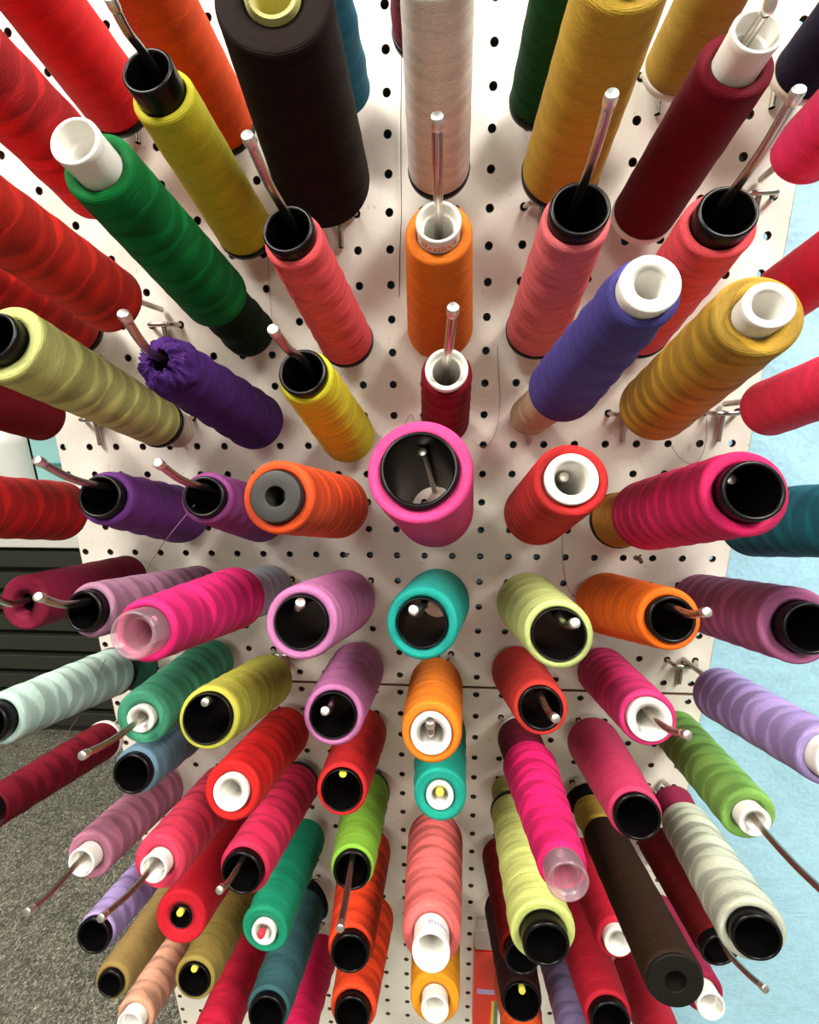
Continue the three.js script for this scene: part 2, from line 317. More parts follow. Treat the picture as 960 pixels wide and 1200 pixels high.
100:[[0.2564,0.7493,0.1317],[0.2564,0.7129,0.0195],0.0135,0.0189,0.0231,0.0080],
101:[[0.2724,0.8354,0.1141],[0.2724,0.8046,0.0195],0.0117,0.0174,0.0195,0.0120],
103:[[-0.1088,0.7931,0.0317],[-0.1013,0.791,0.0185],0.0120,0.0204,0.0227,0.0000],
104:[[0.1225,0.7609,0.1545],[0.1225,0.7245,0.0423],0.0135,0.0183,0.0224,0.0080]
};
// id: [colour, core kind, base flange colour, winding, label]
// core: K black tube with a lip, k thin black tube, W white funnel tube, C translucent tube, G grey cap, B brown cap, N none, Y cream core
const LOOK = {
1:["#f23038","K","",0,"bright red thread cone largely hidden behind the emerald cone's white tube"],
2:["#d8121f","K","k",2,"deep red thread cone between the bright red and orange-red cones"],
3:["#f4500f","K","k",2,"orange-red thread cone with black base behind the olive yellow cone"],
4:["#1c100b","Y","",2,"very large dark brown thread cone with a pale yellow core"],
5:["#1f7fa3","K","",1,"blue-teal thread cone peeking out behind the very large brown cone"],
6:["#fffaf2","K","k",2,"white thread cone on a black base"],
7:["#8c1f3c","K","k",1,"dark rose thread cone showing as a sliver behind the white cone"],
8:["#174a22","K","k",1,"dark green thread cone tucked behind the large mustard cone"],
9:["#cda634","K","k",2,"large mustard thread cone with black base beside the white cone"],
10:["#b8912c","K","p",2,"mustard thread cone on a pale grey base behind the maroon cone"],
11:["#1a112c","K","p",2,"dark navy purple thread cone behind the maroon cone's white tube"],
12:["#6a0a1c","W","w",2,"maroon thread cone with a tall white tube and rod"],
13:["#fb2f6b","K","",2,"hot pink thread cone by the blue wall beside the maroon cone"],
14:["#d2c92e","K","k",2,"olive yellow thread cone with black tube beside the emerald cone"],
15:["#0d7f3a","W","",0,"emerald green thread cone with a tall white tube"],
16:["#06260f","N","",1,"short blackish green thread cone stacked behind the emerald cone"],
17:["#e82a1a","K","",0,"big tomato red thread cone between emerald and pale lime cones"],
18:["#ee2a22","K","k",0,"red thread cone with black base half hidden under tomato cone"],
19:["#dfe48a","K","k",0,"pale lime thread cone with black tube and black base rim"],
20:["#eadfc6","N","",1,"short cream thread cone stacked behind the pale lime cone"],
21:["#7a1420","K","",2,"dark red thread cone under the pale lime cone"],
22:["#4a2670","N","",1,"dark purple thread cone with a frayed unravelling top"],
23:["#ff5f66","K","k",1,"coral pink thread cone with black tube below the large brown cone"],
24:["#e2dc2a","K","",1,"lemon yellow thread cone with black tube beside frayed purple cone"],
25:["#f7821f","W","",2,"orange thread cone with white tube printed in red script"],
26:["#7c0e1e","W","",1,"slim dark red thread cone with white tube behind fat pink cone"],
27:["#f6797e","K","k",1,"salmon pink thread cone with black tube below large mustard cone"],
28:["#fb5860","K","k",1,"coral red thread cone with black tube behind the violet blue cone"],
29:["#4a4292","W","",1,"violet blue thread cone with white tube"],
30:["#e0cfa4","N","",1,"short beige thread cone stacked behind the violet blue cone"],
31:["#d2a634","W","",0,"golden yellow thread cone with a white tube"],
32:["#e0213f","K","",2,"crimson thread cone by the blue wall behind the golden cone"],
33:["#ff3a5e","K","",2,"hot coral thread cone against the blue wall below crimson cone"],
34:["#f64a92","K","",2,"fat bright pink thread cone with wide open black tube"],
35:["#e62a2a","W","",0,"red thread cone with white tube beside the fat pink cone"],
36:["#fb2470","K","",0,"large magenta red thread cone with black tube beside blue wall"],
37:["#c98a34","N","k",1,"short ochre thread cone stacked behind the large magenta cone"],
38:["#13768a","K","",0,"dark teal thread cone against the blue wall behind magenta cone"],
39:["#d21a18","K","",0,"scarlet thread cone reaching past the board edge"],
40:["#6a2f80","K","",1,"violet purple thread cone with black tube beside the scarlet cone"],
41:["#8a3f80","K","",1,"plum thread cone with black tube beside the grey-capped orange cone"],
42:["#fb5a22","G","",0,"orange-red thread cone closed by a dark grey cap"],
43:["#7e1c38","N","",2,"wine-coloured thread cone with a rod through its bare centre"],
44:["#b27f9c","K","",0,"greyish mauve thread cone with black tube beside wine-coloured cone"],
45:["#f4267e","C","",0,"magenta thread cone with translucent tube beside greyish mauve cone"],
46:["#b9c4d0","N","",1,"short blue-grey thread cone stacked behind a magenta cone"],
47:["#cd7db4","k","",1,"orchid pink thread cone beside the turquoise cone with black tube"],
48:["#16a79a","k","",1,"turquoise thread cone with black tube below the fat pink cone"],
49:["#cddc86","k","",1,"light yellow-green thread cone with wide black tube"],
50:["#ff7414","K","",1,"bright orange thread cone with black tube and bent rod tip"],
51:["#bc6a9a","K","",0,"dusty mauve thread cone with black tube before the blue wall"],
52:["#d2f2e6","K","k",0,"pale mint thread cone with black base reaching past the board"],
53:["#2c5a48","N","",1,"short dark green thread cone stacked behind the pale mint cone"],
54:["#4fae88","W","",0,"sea green thread cone with white tube and long bent rod"],
55:["#c0bd48","k","",1,"chartreuse thread cone with black tube beside the sea green cone"],
56:["#c678ae","k","",1,"orchid pink thread cone between chartreuse and white-tubed orange cones"],
57:["#f7861c","W","",1,"orange thread cone with white tube between two turquoise cones"],
58:["#e03c34","K","",1,"brick red thread cone with black tube below light yellow-green cone"],
59:["#f03a84","W","",0,"raspberry pink thread cone with white tube and rod"],
60:["#b8a2e0","W","",0,"lavender thread cone jutting out before the blue wall"],
61:["#7a1426","K","w",0,"dark burgundy thread cone with white base below pale mint cone"],
62:["#6f93a8","K","",1,"steel blue thread cone with black tube below sea green cone"],
63:["#d68aa6","W","",0,"dusty rose thread cone with white tube above the grey carpet"],
64:["#f0201f","W","",0,"bright red thread cone with white tube below chartreuse cone"],
65:["#fb4466","W","",0,"coral red thread cone with white tube beside dusty rose cone"],
66:["#f43462","K","k",0,"crimson pink thread cone with black tube below bright red cone"],
67:["#e02a2c","k","",1,"red thread cone with black tube and yellow rod tip"],
68:["#17a892","W","",1,"turquoise thread cone with small white tube"],
69:["#8cc640","K","k",1,"lime green thread cone with black tube and long rod"],
70:["#ff7a76","W","",0,"coral salmon thread cone with tube printed in blue script"],
71:["#7a1f38","N","w",1,"short wine red thread cone stacked behind the neon pink cone"],
72:["#f41a72","C","",0,"neon pink thread cone with translucent tube beside dark raspberry cone"],
73:["#cf3a66","K","",2,"dark raspberry thread cone with black tube"],
74:["#93cc62","W","",0,"grass green thread cone with white tube and long rod"],
75:["#d4e080","K","k",1,"pale yellow thread cone with tall black tube"],
76:["#b8b060","N","",1,"short olive thread cone stacked behind the pale yellow cone"],
77:["#2e1d13","B","",2,"dark brown thread cone with flat capped end and small hole"],
78:["#c2a243","N","",1,"short gold thread cone between dark brown and black cones"],
79:["#080708","N","",2,"short black thread cone stacked behind a short gold cone"],
80:["#d6dac2","K","",0,"cream sage thread cone with black tube before the blue wall"],
81:["#8a1a40","N","",2,"short burgundy thread cone stacked behind the cream sage cone"],
82:["#641214","K","",2,"rust brown thread cone with black tube under cream sage cone"],
83:["#12976f","W","",1,"emerald teal thread cone with white tube and red rod tip"],
84:["#d0182c","k","",2,"cherry red thread cone with small dark core and yellow tip"],
85:["#b8a0dc","K","",0,"lavender thread cone with black tube above the grey carpet"],
86:["#9a7f48","K","",2,"tan brown thread cone with black tube beside peach cone"],
87:["#eeb090","W","",0,"peach thread cone with white tube"],
88:["#a08a44","k","",1,"olive khaki thread cone with black tube and yellow tip"],
89:["#3a6468","K","",1,"slate teal thread cone with black tube"],
103:["#0a110f","N","",2,"short black thread cone stacked behind the slate teal cone"],
90:["#d01a3c","K","",1,"cherry red thread cone below the olive khaki cone"],
91:["#e81c5c","K","",1,"deep pink thread cone below the slate teal cone"],
92:["#f5441c","K","",0,"orange-red thread cone with black tube below lime green cone"],
93:["#fa4a1e","K","",0,"orange-red thread cone with black tube below another orange-red cone"],
94:["#f2a01e","W","",2,"amber yellow thread cone with white tube"],
95:["#7a1014","K","",2,"dark red thread cone with black tube beneath pale yellow cone"],
96:["#2a1012","k","",2,"very dark brown thread cone with yellow rod tip"],
97:["#a596c8","W","",0,"pale lilac thread cone below the dark crimson cone"],
98:["#b8162c","K","",2,"dark crimson thread cone with black tube above pale lilac cone"],
99:["#d8203a","W","",2,"crimson thread cone with white tube behind capped brown cone"],
100:["#b81830","K","",2,"dark cherry thread cone beside the pale lilac cone"],
101:["#9c1440","W","",2,"dark magenta thread cone with white tube under capped brown cone"],
104:["#f05a20","K","",1,"orange thread cone below the very dark brown cone"]
};
const Y = V(0, 1, 0), frames = {};
function threadGeometry(rb, rf, Lt, rin, frayed, amp) {
  const prof = [], n = 44, q = Math.min(0.0032, Lt * 0.15), q2 = Math.min(frayed ? 0.011 : 0.0028, Lt * 0.2);
  prof.push([rin, 0.0006, 0], [rb - q, 0, 0]);
  for (let k = 1; k <= 4; k++) { const a = k / 4 * Math.PI / 2; prof.push([rb - q + q * Math.sin(a), q - q * Math.cos(a), 0.3]); }
  for (let k = 1; k < n; k++) { const t = k / n; prof.push([rb + (rf - rb) * t, q + (Lt - q - q2) * t, 1]); }
  for (let k = 0; k <= 5; k++) { const a = k / 5 * Math.PI / 2; prof.push([rf - q2 + q2 * Math.cos(a), Lt - q2 + q2 * Math.sin(a), k < 2 ? 0.6 : 0.2]); }
  prof.push([(rf - q2 + rin) / 2, Lt - 0.0002, 0.2], [rin, Lt - 0.0012, 0], [rin, Lt * 0.5, 0], [rin, 0.0006, 0]);
  const SEG = 64, pos = [], uv = [], idx = [];
  let arc = 0;
  const ph = rnd() * 6.28, N = 5 + Math.floor(rnd() * 3);
  for (let j = 0; j < prof.length; j++) {
    const [r, y, w] = prof[j]; if (j) arc += Math.hypot(r - prof[j - 1][0], y - prof[j - 1][1]);
    for (let i = 0; i <= SEG; i++) {
      const f = i / SEG * Math.PI * 2, v = y / 0.12;
      // the layers of the winding lie a fraction of a millimetre proud of each other
      const hA = Math.abs((((N * v + i / SEG + ph) % 1) + 1) % 1 - 0.5) * 2, hB = Math.abs((((N * v - i / SEG) % 1) + 1) % 1 - 0.5) * 2;
      let rr = r + w * amp * (hA * hA - 0.4 + 0.5 * (hB - 0.5));
      let yy = y;
      if (frayed && j > prof.length - 12 && j < prof.length - 2 && i < SEG) { const s = Math.min(1, (j - prof.length + 12) / 4); rr *= 1 + s * 0.16 * (n128(i / SEG, j * 0.11) - 0.5) + s * 0.06 * Math.sin(f * 5 + j); yy += s * 0.007 * (n128(i / SEG + 0.3, j * 0.07) - 0.45); } if (frayed && j > prof.length - 12 && j < prof.length - 2 && i === SEG) { const k = (pos.length / 3 - SEG) * 3; pos.push(pos[k], pos[k + 1], pos[k + 2]); uv.push(1, arc / 0.12); continue; }
      pos.push(rr * Math.sin(f), yy, rr * Math.cos(f)); uv.push(i / SEG, arc / 0.12);
    }
  }
  for (let j = 0; j < prof.length - 1; j++) for (let i = 0; i < SEG; i++) { const a = j * (SEG + 1) + i, b = a + SEG + 1; idx.push(a, a + 1, b + 1, a, b + 1, b); }
  const g = new THREE.BufferGeometry();
  g.setAttribute('position', new THREE.Float32BufferAttribute(pos, 3)); g.setAttribute('uv', new THREE.Float32BufferAttribute(uv, 2));
  g.setIndex(idx); g.computeVertexNormals();
  const nn = g.attributes.normal;   // close the seam
  for (let j = 0; j < prof.length; j++) { const a = j * (SEG + 1), b = a + SEG, v = V(nn.getX(a) + nn.getX(b), nn.getY(a) + nn.getY(b), nn.getZ(a) + nn.getZ(b)).normalize(); nn.setXYZ(a, v.x, v.y, v.z); nn.setXYZ(b, v.x, v.y, v.z); }
  return g;
}
const FLAT = { 29: 0.5, 31: 0.6, 35: 0.62, 54: 0.55, 57: 0.6, 59: 0.6, 64: 0.6, 68: 0.6, 83: 0.62, 99: 0.55, 74: 0.6 };
const bore = (core, rt, id) => core === 'K' ? rt - 0.0026 : core === 'k' ? rt - 0.0014 : core === 'W' ? rt * (FLAT[id] ?? 0.66) : core === 'C' ? rt * 0.6 : core === 'G' || core === 'B' ? rt * 0.38 : core === 'Y' ? 0.009 : 0.0062;
const BEHIND = { 16: 15, 20: 19, 30: 29, 37: 36, 46: 45, 53: 52, 71: 72, 76: 75, 78: 77, 79: 77, 81: 80, 103: 89 };
for (const id of Object.keys(LOOK)) {
  const [F, B, rt0, rf, rb, pro] = SPOOL[id], [hex, core, base, wind, label] = LOOK[id];
  const b = V(...B), ax = V(...F).sub(b), L = ax.length(); ax.normalize();
  const g = thing('thread_cone', label, 'thread cone', B, 'thread cones on the pegboard');
  const zx = ax.clone().cross(V(1, 0, 0)).normalize(), xx = ax.clone().cross(zx).normalize();   // local z points roughly up
  g.quaternion.setFromRotationMatrix(new THREE.Matrix4().makeBasis(xx, ax, zx));
  const rt = Math.max(rt0, 0.008), Lt = L - pro;
  let rin = bore(core, rt, id), rcore;   // inner radius near the front, outer radius of the core inside the thread
  if (core === 'K') { rcore = rt - 0.0006; const w = 0.0008;
    mesh('core_tube', lathe([[rin, 0.001], [rcore - 0.0002, 0.001], [rcore, Lt - 0.002], [rt, L - 0.0035], [rt, L - w], [rt - w, L], [rin + w, L], [rin, L - w], [rin, 0.001]], 44), blackPlastic, g); }
  else if (core === 'k') { rcore = rt;
    mesh('core_tube', lathe([[rin, 0.001], [rt, 0.001], [rt, L - 0.0005], [rt - 0.0005, L], [rin + 0.0004, L], [rin, L - 0.0006], [rin, 0.001]], 44), mattBlack, g); }
  else if (core === 'W') { rcore = rt; const d = FLAT[id] ? 0.0012 : Math.min(0.007, Math.max(0.003, pro * 0.6));
    mesh('core_tube', lathe([[rin + 0.0006, 0.001], [rt * 0.97, 0.001], [rt * 0.97, L - 0.004], [rt, L - 0.003], [rt, L - 0.0006], [rt - 0.0006, L], [rt - 0.0015, L], ...(FLAT[id] ? [[rt - 0.0024, L - 0.0008], [rin, L - d]] : [[rt - 0.0021, L - 0.0008], [rt - 0.0026, L - d], [rt - 0.0031, L - d - 0.0005], [rin + 0.0004, L - d - 0.0009], [rin, L - d - 0.0014]]), [rin + 0.0006, L - d - 0.008], [rin + 0.0006, 0.001]], 44), whitePlastic, g); }
  else if (core === 'C') { rcore = rt;
    mesh('core_tube', lathe([[rin, 0.001], [rt, 0.001], [rt, L - 0.001], [rt - 0.001, L], [rt * 0.84, L], [rt * 0.80, L - 0.002], [rt * 0.72, L - 0.0025], [rin, L - 0.004], [rin, 0.001]], 44), clearPlastic, g); }
  else if (core === 'G' || core === 'B') { rcore = rt;
    mesh('core_cap', lathe([[rin, 0.001], [rt, 0.001], [rt, L - 0.001], [rt - 0.001, L], [rin + 0.0005, L], [rin, L - 0.0006], [rin, 0.001]], 44), core === 'G' ? greyPlastic : brownCap, g); }
  else if (core === 'Y') { rcore = 0.0125;
    mesh('core_tube', lathe([[rin, 0.001], [rcore, 0.001], [rcore, L + 0.0005], [rin, L + 0.0005], [rin, 0.001]], 36), creamCore, g); }
  else { if (BEHIND[id]) rin = Math.min(Math.max(bore(LOOK[BEHIND[id]][1], SPOOL[BEHIND[id]][2], BEHIND[id]), 0.0062) + 0.0032, rf - 0.0035); rcore = rin + 0.0013;
    mesh('core_tube', lathe([[rin, 0.001], [rcore, 0.001], [rcore, L - 0.006], [rin, L - 0.006], [rin, 0.001]], 32), blackPlastic, g); }
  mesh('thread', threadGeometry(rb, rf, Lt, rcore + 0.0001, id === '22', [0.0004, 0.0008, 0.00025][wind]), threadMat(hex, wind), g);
  if (base) { const R = rb + 0.0006, m = { k: blackPlastic, w: whitePlastic, p: paleBase }[base], ri = rcore + 0.0002;
    mesh('base_flange', lathe([[ri, -0.0042], [R - 0.0022, -0.0042], [R - 0.0006, -0.003], [R, 0.0002], [R - 0.001, 0.0016], [rb - 0.002, 0.0002], [ri, 0.0002], [ri, -0.0042]], 48), m, g); }
  g.updateMatrixWorld(true);
  frames[id] = { g, ax, up: zx, L, rin, F: V(...F), B: b, core, R: rb, base };
}

// printed script on two white tubes
function tubeLabel(id, text, colour, r, y0, h, arcC, arcW, flip) {
  const cv = document.createElement('canvas'); cv.width = 512; cv.height = 128; const c = cv.getContext('2d');
  c.fillStyle = '#e4e2da'; c.fillRect(0, 0, 512, 128); c.fillStyle = colour; c.font = 'italic bold 108px serif'; c.textAlign = 'center'; c.textBaseline = 'middle';
  c.fillText(text, 256, 66);
  const t = new THREE.CanvasTexture(cv); t.colorSpace = THREE.SRGBColorSpace;
  const geo = new THREE.CylinderGeometry(r, r, h, 20, 1, true, arcC - arcW / 2, arcW).translate(0, y0, 0);
  if (flip) { const uv = geo.attributes.uv; for (let i = 0; i < uv.count; i++) uv.setXY(i, 1 - uv.getX(i), 1 - uv.getY(i)); }
  const m = mesh('printed_label', geo, std({ map: t, roughness: 0.4 }), frames[id].g); m.userData.label = colour === '#c0303c' ? 'red script lettering' : 'blue script lettering';
}
{ const f25 = SPOOL[25], f70 = SPOOL[70];
  tubeLabel(25, 'Maxilock', '#c0303c', f25[2] + 0.00012, frames[25].L - 0.0052, 0.0056, Math.PI, 1.9, false);
  tubeLabel(70, 'Maxilock', '#6f78b8', f70[2] + 0.00012, frames[70].L - 0.0085, 0.0055, -0.5, 1.5, true); }

// ---------------------------------------------------------------- pegboard hooks
const PEGS = [
[4.5,-10.00,[2],0],
[7.5,-10.00,[3],0],
[10.5,-10.00,[5],0],
[13.5,-10.00,[7],0],
[16.5,-10.00,[8],0],
[19.5,-10.00,[10],0],
[22.5,-10.00,[11],0],
[4.5,-7.00,[1],0],
[7.5,-7.00,[14],[-0.1089,1.5192,0.1465]],
[10.5,-7.00,[4],0],
[13.5,-7.00,[6],0],
[16.5,-7.00,[9],0],
[19.5,-7.00,[12],[0.1856,1.5115,0.1312]],
[22.5,-7.00,[13],0],
[1.5,-4.00,[18],0],
[4.5,-4.00,[17],0],
[7.5,-4.00,[16,15],0],
[10.5,-4.00,[23],[-0.0421,1.4526,0.1712]],
[13.5,-4.00,[25],[0.0386,1.4555,0.1712]],
[16.5,-4.00,[27],[0.1077,1.4588,0.1731]],
[19.5,-4.00,[28],[0.1815,1.4593,0.1674]],
[22.5,-4.00,[32],0],
[1.5,-1.00,[21],0],
[4.5,-1.00,[20,19],0],
[7.5,-1.00,[22],[-0.1107,1.3838,0.1712]],
[10.5,-1.00,[24],[-0.0396,1.3758,0.1674]],
[13.5,-1.00,[26],[0.0459,1.3821,0.175]],
[16.5,-1.00,[30,29],0],
[19.5,-1.00,[31],0],
[22.5,-1.00,[33],0],
[1.5,2.00,[39],0],
[4.5,2.00,[40],[-0.1855,1.3116,0.156]],
[7.5,2.00,[41],[-0.1102,1.3111,0.1636]],
[10.5,2.00,[42],0],
[13.5,2.00,[34],0],
[16.5,2.00,[35],0],
[19.5,2.00,[37,36],0],
[22.5,2.00,[38],0],
[1.5,5.00,[43],[-0.2595,1.2189,0.137]],
[4.5,5.00,[44],[-0.1918,1.2342,0.1693]],
[7.5,5.00,[46,45],0],
[10.5,5.00,[47],[-0.0383,1.2317,0.1655]],
[13.5,5.00,[48],[0.0261,1.2306,0.1693]],
[16.5,5.00,[49],[0.1129,1.2249,0.1693]],
[19.5,5.00,[50],[0.1877,1.226,0.156]],
[22.5,5.00,[51],0],
[1.5,8.00,[53,52],0],
[4.5,8.00,[54],[-0.1788,1.1325,0.1788]],
[7.5,8.00,[55],[-0.1121,1.1506,0.1503]],
[10.5,8.00,[56],[-0.0327,1.1495,0.1522]],
[13.5,8.00,[57],[0.0347,1.1505,0.1598]],
[16.5,8.00,[58],[0.1118,1.1502,0.1522]],
[19.5,8.00,[59],[0.1874,1.1466,0.1579]],
[22.5,8.00,[60],0],
[1.5,10.79,[61],0],
[4.5,10.79,[62],0],
[7.5,10.79,[64],0],
[10.5,10.79,[67],[-0.0333,1.0597,0.1198]],
[13.5,10.79,[68],[0.0402,1.0613,0.1255]],
[16.5,10.79,[71,72],0],
[19.5,10.79,[73],0],
[22.5,10.79,[74],[0.258,1.0731,0.1978]],
[1.5,13.79,[63],[-0.2541,0.9891,0.175]],
[4.5,13.79,[65],[-0.1882,1.0038,0.1845]],
[7.5,13.79,[66],[-0.1163,1.0028,0.1617]],
[10.5,13.79,[69],[-0.0251,1.001,0.1788]],
[13.5,13.79,[70],0],
[16.5,13.79,[76,75],0],
[19.5,13.79,[79,78,77],0],
[22.5,13.79,[81,80],0],
[1.5,16.79,[85],0],
[4.5,16.79,[84],[-0.1855,0.9072,0.1198]],
[7.5,16.79,[83],[-0.1084,0.9098,0.1293]],
[10.5,16.79,[92],0],
[16.5,16.79,[95],0],
[19.5,16.79,[99],0],
[22.5,16.79,[82],[0.2742,0.9281,0.1522]],
[1.5,19.79,[86],0],
[4.5,19.79,[88],[-0.186,0.8289,0.1179]],
[7.5,19.79,[103,89],0],
[10.5,19.79,[93],0],
[13.5,19.79,[94],0],
[16.5,19.79,[96],[0.1127,0.8315,0.1179]],
[19.5,19.79,[98],0],
[22.5,19.79,[101],0],
[1.5,22.79,[87],0],
[4.5,22.79,[90],0],
[7.5,22.79,[91],0],
[16.5,22.79,[104],0],
[19.5,22.79,[97],0],
[22.5,22.79,[100],0]
];
const ROD = 0.0024, yellowTips = new Set([67, 68, 84, 88, 96]), redTips = new Set([83]);
for (const [c, r, ids, tip] of PEGS) {
  const front = ids[ids.length - 1], x = colX(c), y = rowY(r);
  const g = thing('pegboard_hook', 'chrome hook carrying the ' + LOOK[front][4], 'hook', [x, y, 0], 'wire hooks in the pegboard');
  const W = (p) => p.clone().sub(g.position);
  // bar: in one hole, out, across and into the neighbouring hole; it stays clear of the cone behind it
  const f0 = frames[ids[0]], bz = f0.B.clone().addScaledVector(f0.ax, f0.base ? -0.0042 : 0),
    plane = (px) => bz.z - ((y + 0.0015 - bz.y) * f0.ax.y + (x + px - bz.x) * f0.ax.x) / f0.ax.z,
    zb = Math.min(0.0098, Math.max(0.002, Math.min(plane(-0.008), plane(0.008)) - 0.0026));
  mesh('bar', tube([V(-S / 2, 0.004, -0.011), V(-S / 2, 0.001, -0.005), V(-S / 2, 0, -0.0005), V(-S / 2 + 0.003, -0.0004, zb * 0.8), V(-S / 2 + 0.007, -0.0005, zb), V(0, -0.0006, zb), V(S / 2 - 0.007, -0.0005, zb), V(S / 2 - 0.003, -0.0004, zb * 0.8), V(S / 2, 0, -0.0005), V(S / 2, 0.001, -0.005), V(S / 2, 0.004, -0.011)], 0.0019, 48, 8), chrome, g);
  // leg runs down the board, the rod out through the cores
  mesh('leg', tube([V(0, -0.0235, 0.0024), V(0, -0.018, 0.0024), V(0, -0.008, 0.0026), V(0, 0.001, Math.min(zb, 0.004))], 0.0022, 12, 8), chrome, g);
  const pts = [];
  let last = null;
  for (const id of ids) {
    const f = frames[id], ff = frames[front], off = Math.max(Math.min(f.rin, ff.rin) - ROD - 0.0006, 0);
    const on = (s, o = off) => f.B.clone().addScaledVector(f.ax, s).addScaledVector(f.up, o);
    if (!last) { const root = on(-0.0025); pts.push(V(0, root.y - y - 0.0045, 0.0034), W(root), W(on(0.004)), ...(f.L > 0.03 ? [W(on(0.02))] : [])); }
    if (id !== front) { if (f.L > 0.03) pts.push(W(on(f.L * 0.6))); last = 1; continue; }
    if (last) pts.push(W(on(0.001, off - 0.0008)), W(on(0.022)));
    for (const k of [0.4, 0.6, 0.8]) pts.push(W(on(f.L * k)));
    last = { f, off, q1: on(f.L * 0.8) };
  }
  const { f, off, q1 } = last, dir = f.ax.clone();
  let T = tip ? V(...tip) : null, out = false;
  const along = T ? T.clone().sub(f.B).dot(f.ax) : 0;
  if (T && along > f.L + 0.008) { // rod comes out of the core
    const lipAt = f.B.clone().addScaledVector(f.ax, f.L + 0.004).addScaledVector(f.up, off - 0.0022);
    pts.push(W(lipAt)); out = true;
    const d = T.clone().sub(lipAt); dir.copy(d).normalize();
    const mid = lipAt.clone().addScaledVector(d, 0.5).addScaledVector(f.up, -0.0022); pts.push(W(mid)); pts.push(W(T)); dir.copy(T).sub(mid).normalize();
  } else {
    const s = T ? Math.min(along, f.L + 0.004) : Math.min(f.L - 0.016, f.L * 0.85);
    const e = f.B.clone().addScaledVector(f.ax, Math.max(s, f.L * 0.82)).addScaledVector(f.up, off - 0.0006);
    pts.push(W(e)); T = e;
  }
  mesh('rod', tube(pts, ROD, 60, 10), chrome, g);
  const tm = yellowTips.has(front) ? tipYellow : redTips.has(front) ? tipRed : tipMetal, tr = yellowTips.has(front) || redTips.has(front) ? 0.0031 : 0.0029;
  const tipM = mesh('tip', lathe([[0, -0.005], [ROD * 0.9, -0.005], [tr, -0.0025], [tr, 0.0006], [tr - 0.0005, 0.0014], [0, 0.0015]], 16), tm, g);
  tipM.position.copy(W(T)); tipM.quaternion.setFromUnitVectors(Y, dir);
}

// ---------------------------------------------------------------- loose ends of thread
const STRANDS = [
[7,"#4a4046",0.00035,[[0.0129,1.6091,0.003],[0.0117,1.576,0.003],[0.0104,1.541,0.003],[0.0097,1.5038,0.003],[0.0095,1.4759,0.003],[0.0076,1.4468,0.003],[0.0067,1.4177,0.003]]],
[27,"#8a7a72",0.00025,[[0.085,1.3797,0.003],[0.0869,1.3567,0.003],[0.0887,1.3364,0.003],[0.087,1.3155,0.003],[0.0827,1.3034,0.003],[0.0757,1.2984,0.003],[0.0684,1.3021,0.003]]],
[31,"#8a7a60",0.00025,[[0.2537,1.323,0.004],[0.2561,1.3073,0.004],[0.2554,1.2934,0.004],[0.2507,1.2842,0.004],[0.2423,1.2856,0.004],[0.2347,1.2921,0.004],[0.2297,1.2991,0.004]]],
[35,"#b07a70",0.00025,[[0.1481,1.2197,0.003],[0.1491,1.202,0.003],[0.1535,1.1774,0.003],[0.1599,1.164,0.003],[0.1656,1.159,0.003],[0.1645,1.1632,0.003],[0.1593,1.1614,0.003]]],
[70,"#e8b0a0",0.00025,[[0.0593,0.8949,0.004],[0.0707,0.8767,0.004],[0.0794,0.8605,0.004],[0.0844,0.8438,0.004]]],
[75,"#d8b8a8",0.00028,[[0.0696,0.7724,0.006],[0.0802,0.7773,0.006],[0.0895,0.7899,0.006],[0.0986,0.8049,0.006],[0.1066,0.8195,0.006]]],
[14,"#9a9080",0.00022,[[-0.097,1.4502,0.003],[-0.0978,1.4348,0.003],[-0.0982,1.416,0.003],[-0.0979,1.3966,0.003]]],
[26,"#6a8a80",0.00025,[[0.0091,1.3176,0.0035],[0.0113,1.3219,0.0035],[0.015,1.3261,0.0035],[0.0178,1.319,0.0035],[0.0164,1.3247,0.0035]]],
[41,"#a884a8",0.0003,[[-0.1157,1.2781,0.125],[-0.137,1.2615,0.11],[-0.1631,1.2409,0.09],[-0.1945,1.2163,0.06],[-0.225,1.1912,0.03]]],
[52,"#6a5a58",0.0003,[[-0.2416,1.1307,0.075],[-0.2615,1.0934,0.08],[-0.2763,1.0708,0.085],[-0.2888,1.0552,0.09],[-0.3029,1.0529,0.095],[-0.3199,1.0592,0.1],[-0.3357,1.0723,0.1]]]
];
for (const [id, hex, r, pts] of STRANDS) {
  const g = frames[id].g;
  mesh('loose_thread', tube(pts.map((p) => g.worldToLocal(V(...p))), r, 40, 5), std({ color: hex, roughness: 0.7 }), g);
}

// ---------------------------------------------------------------- slatted cabinet, counter and what stands on it, beyond the board's edge
const darkMetal = std({ color: '#30332b', roughness: 0.55 }), lidPlastic = std({ color: '#23231f', roughness: 0.5 });
const CAB = { x0: -2.4, x1: -0.45, z: -1.05, top: 0.82 };
const cab = thing('slatted_cabinet', 'dark grey slatted metal cabinet standing on the grey carpet beyond the pegboard', 'cabinet', [(CAB.x0 + CAB.x1) / 2, 0, CAB.z]);
mesh('body', box(CAB.x1 - CAB.x0, CAB.top, 0.5, 0, CAB.top / 2, -0.29), darkMetal, cab);
for (let i = 0; i < 9; i++) mesh('slat', rbox(CAB.x1 - CAB.x0 - 0.04, 0.062, 0.022, 0.004, 0, 0.09 + i * 0.085, -0.009), darkMetal, cab);
for (const sx of [-1, 1]) mesh('post', box(0.03, CAB.top, 0.03, sx * ((CAB.x1 - CAB.x0) / 2 - 0.015), CAB.top / 2, -0.006), darkMetal, cab);
const ct = mesh('countertop', rbox(CAB.x1 - CAB.x0 + 0.04, 0.05, 0.56, 0.006, (CAB.x0 + CAB.x1) / 2, CAB.top + 0.025, CAB.z - 0.26), std({ color: '#e6e6de', roughness: 0.4 }));
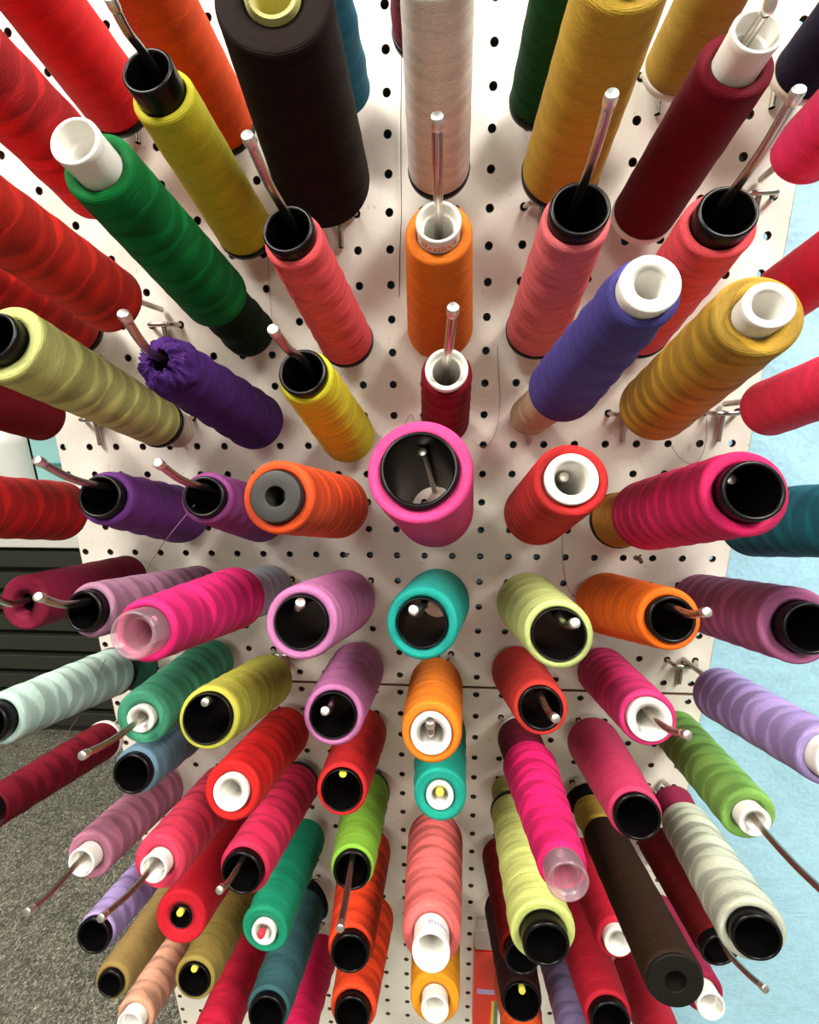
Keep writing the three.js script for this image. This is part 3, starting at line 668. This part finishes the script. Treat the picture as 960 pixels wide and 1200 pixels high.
ct.userData = { label: 'white countertop lying on the dark slatted cabinet', category: 'countertop' };
const ctTop = CAB.top + 0.05;
const bin = thing('plastic_bin', 'pale teal plastic bin standing on the white countertop', 'bin', [-1.26, ctTop, -1.24]);
const BH = 0.36, bw = 0.3;
mesh('body', mergeGeometries([box(bw, BH, 0.008, 0, BH / 2, 0.116), box(bw, BH, 0.008, 0, BH / 2, -0.116), box(0.008, BH, 0.24, bw / 2 - 0.004, BH / 2, 0), box(0.008, BH, 0.24, 0.004 - bw / 2, BH / 2, 0), box(bw, 0.008, 0.24, 0, 0.004, 0)]), std({ color: '#a4dcdc', roughness: 0.4 }), bin);
mesh('rim', mergeGeometries([box(bw + 0.02, 0.016, 0.016, 0, BH, 0.122), box(bw + 0.02, 0.016, 0.016, 0, BH, -0.122), box(0.016, 0.016, 0.24, bw / 2 + 0.002, BH, 0), box(0.016, 0.016, 0.24, -bw / 2 - 0.002, BH, 0)]), std({ color: '#8ac6c8', roughness: 0.4 }), bin);
mesh('dark_bar', tube([V(-0.09, 0.235, 0.12), V(-0.085, 0.235, 0.138), V(0.085, 0.235, 0.138), V(0.09, 0.235, 0.12)], 0.006, 24, 8, 0.1), std({ color: '#2f7f88', roughness: 0.4 }), bin);  // dark teal bar across the front of the bin
const jar = thing('white_jar', 'rounded white jar with a dark lid beside the teal bin', 'jar', [-1.56, ctTop, -1.2]);
mesh('body', lathe([[0, 0], [0.075, 0], [0.085, 0.01], [0.088, 0.3], [0.075, 0.34], [0.055, 0.355], [0, 0.356]], 36), std({ color: '#e8e8e2', roughness: 0.35 }), jar);
mesh('lid', lathe([[0, 0.356], [0.058, 0.356], [0.06, 0.36], [0.06, 0.38], [0.055, 0.385], [0, 0.386]], 36), lidPlastic, jar);

// ---------------------------------------------------------------- striped packet hanging low on the board
const pk = thing('hanging_packet', 'red packet with coloured stripes under a clear top, beside the dark brown cone', 'packet', [0.0981, 0.6785, 0.012]);
mesh('card', rbox(0.034, 0.13, 0.016, 0.002, 0, -0.02, 0), std({ color: '#e8361f', roughness: 0.4 }), pk);
mesh('clear_top', rbox(0.033, 0.032, 0.012, 0.002, 0, 0.062, 0), phys({ color: '#f2f2ee', roughness: 0.2, transmission: 0.6, thickness: 0 }), pk);
[['#e9c63a', 0.006], ['#1f8f7a', 0.010], ['#f2efe8', 0.014]].forEach(([h, dx]) => mesh('stripe', box(0.0032, 0.05, 0.0166, dx, -0.058, 0), std({ color: h, roughness: 0.4 }), pk));
mesh('emblem', box(0.02, 0.008, 0.0165, -0.003, -0.018, 0), std({ color: '#b9a7d8', roughness: 0.4 }), pk);

renderer.render(scene, camera);
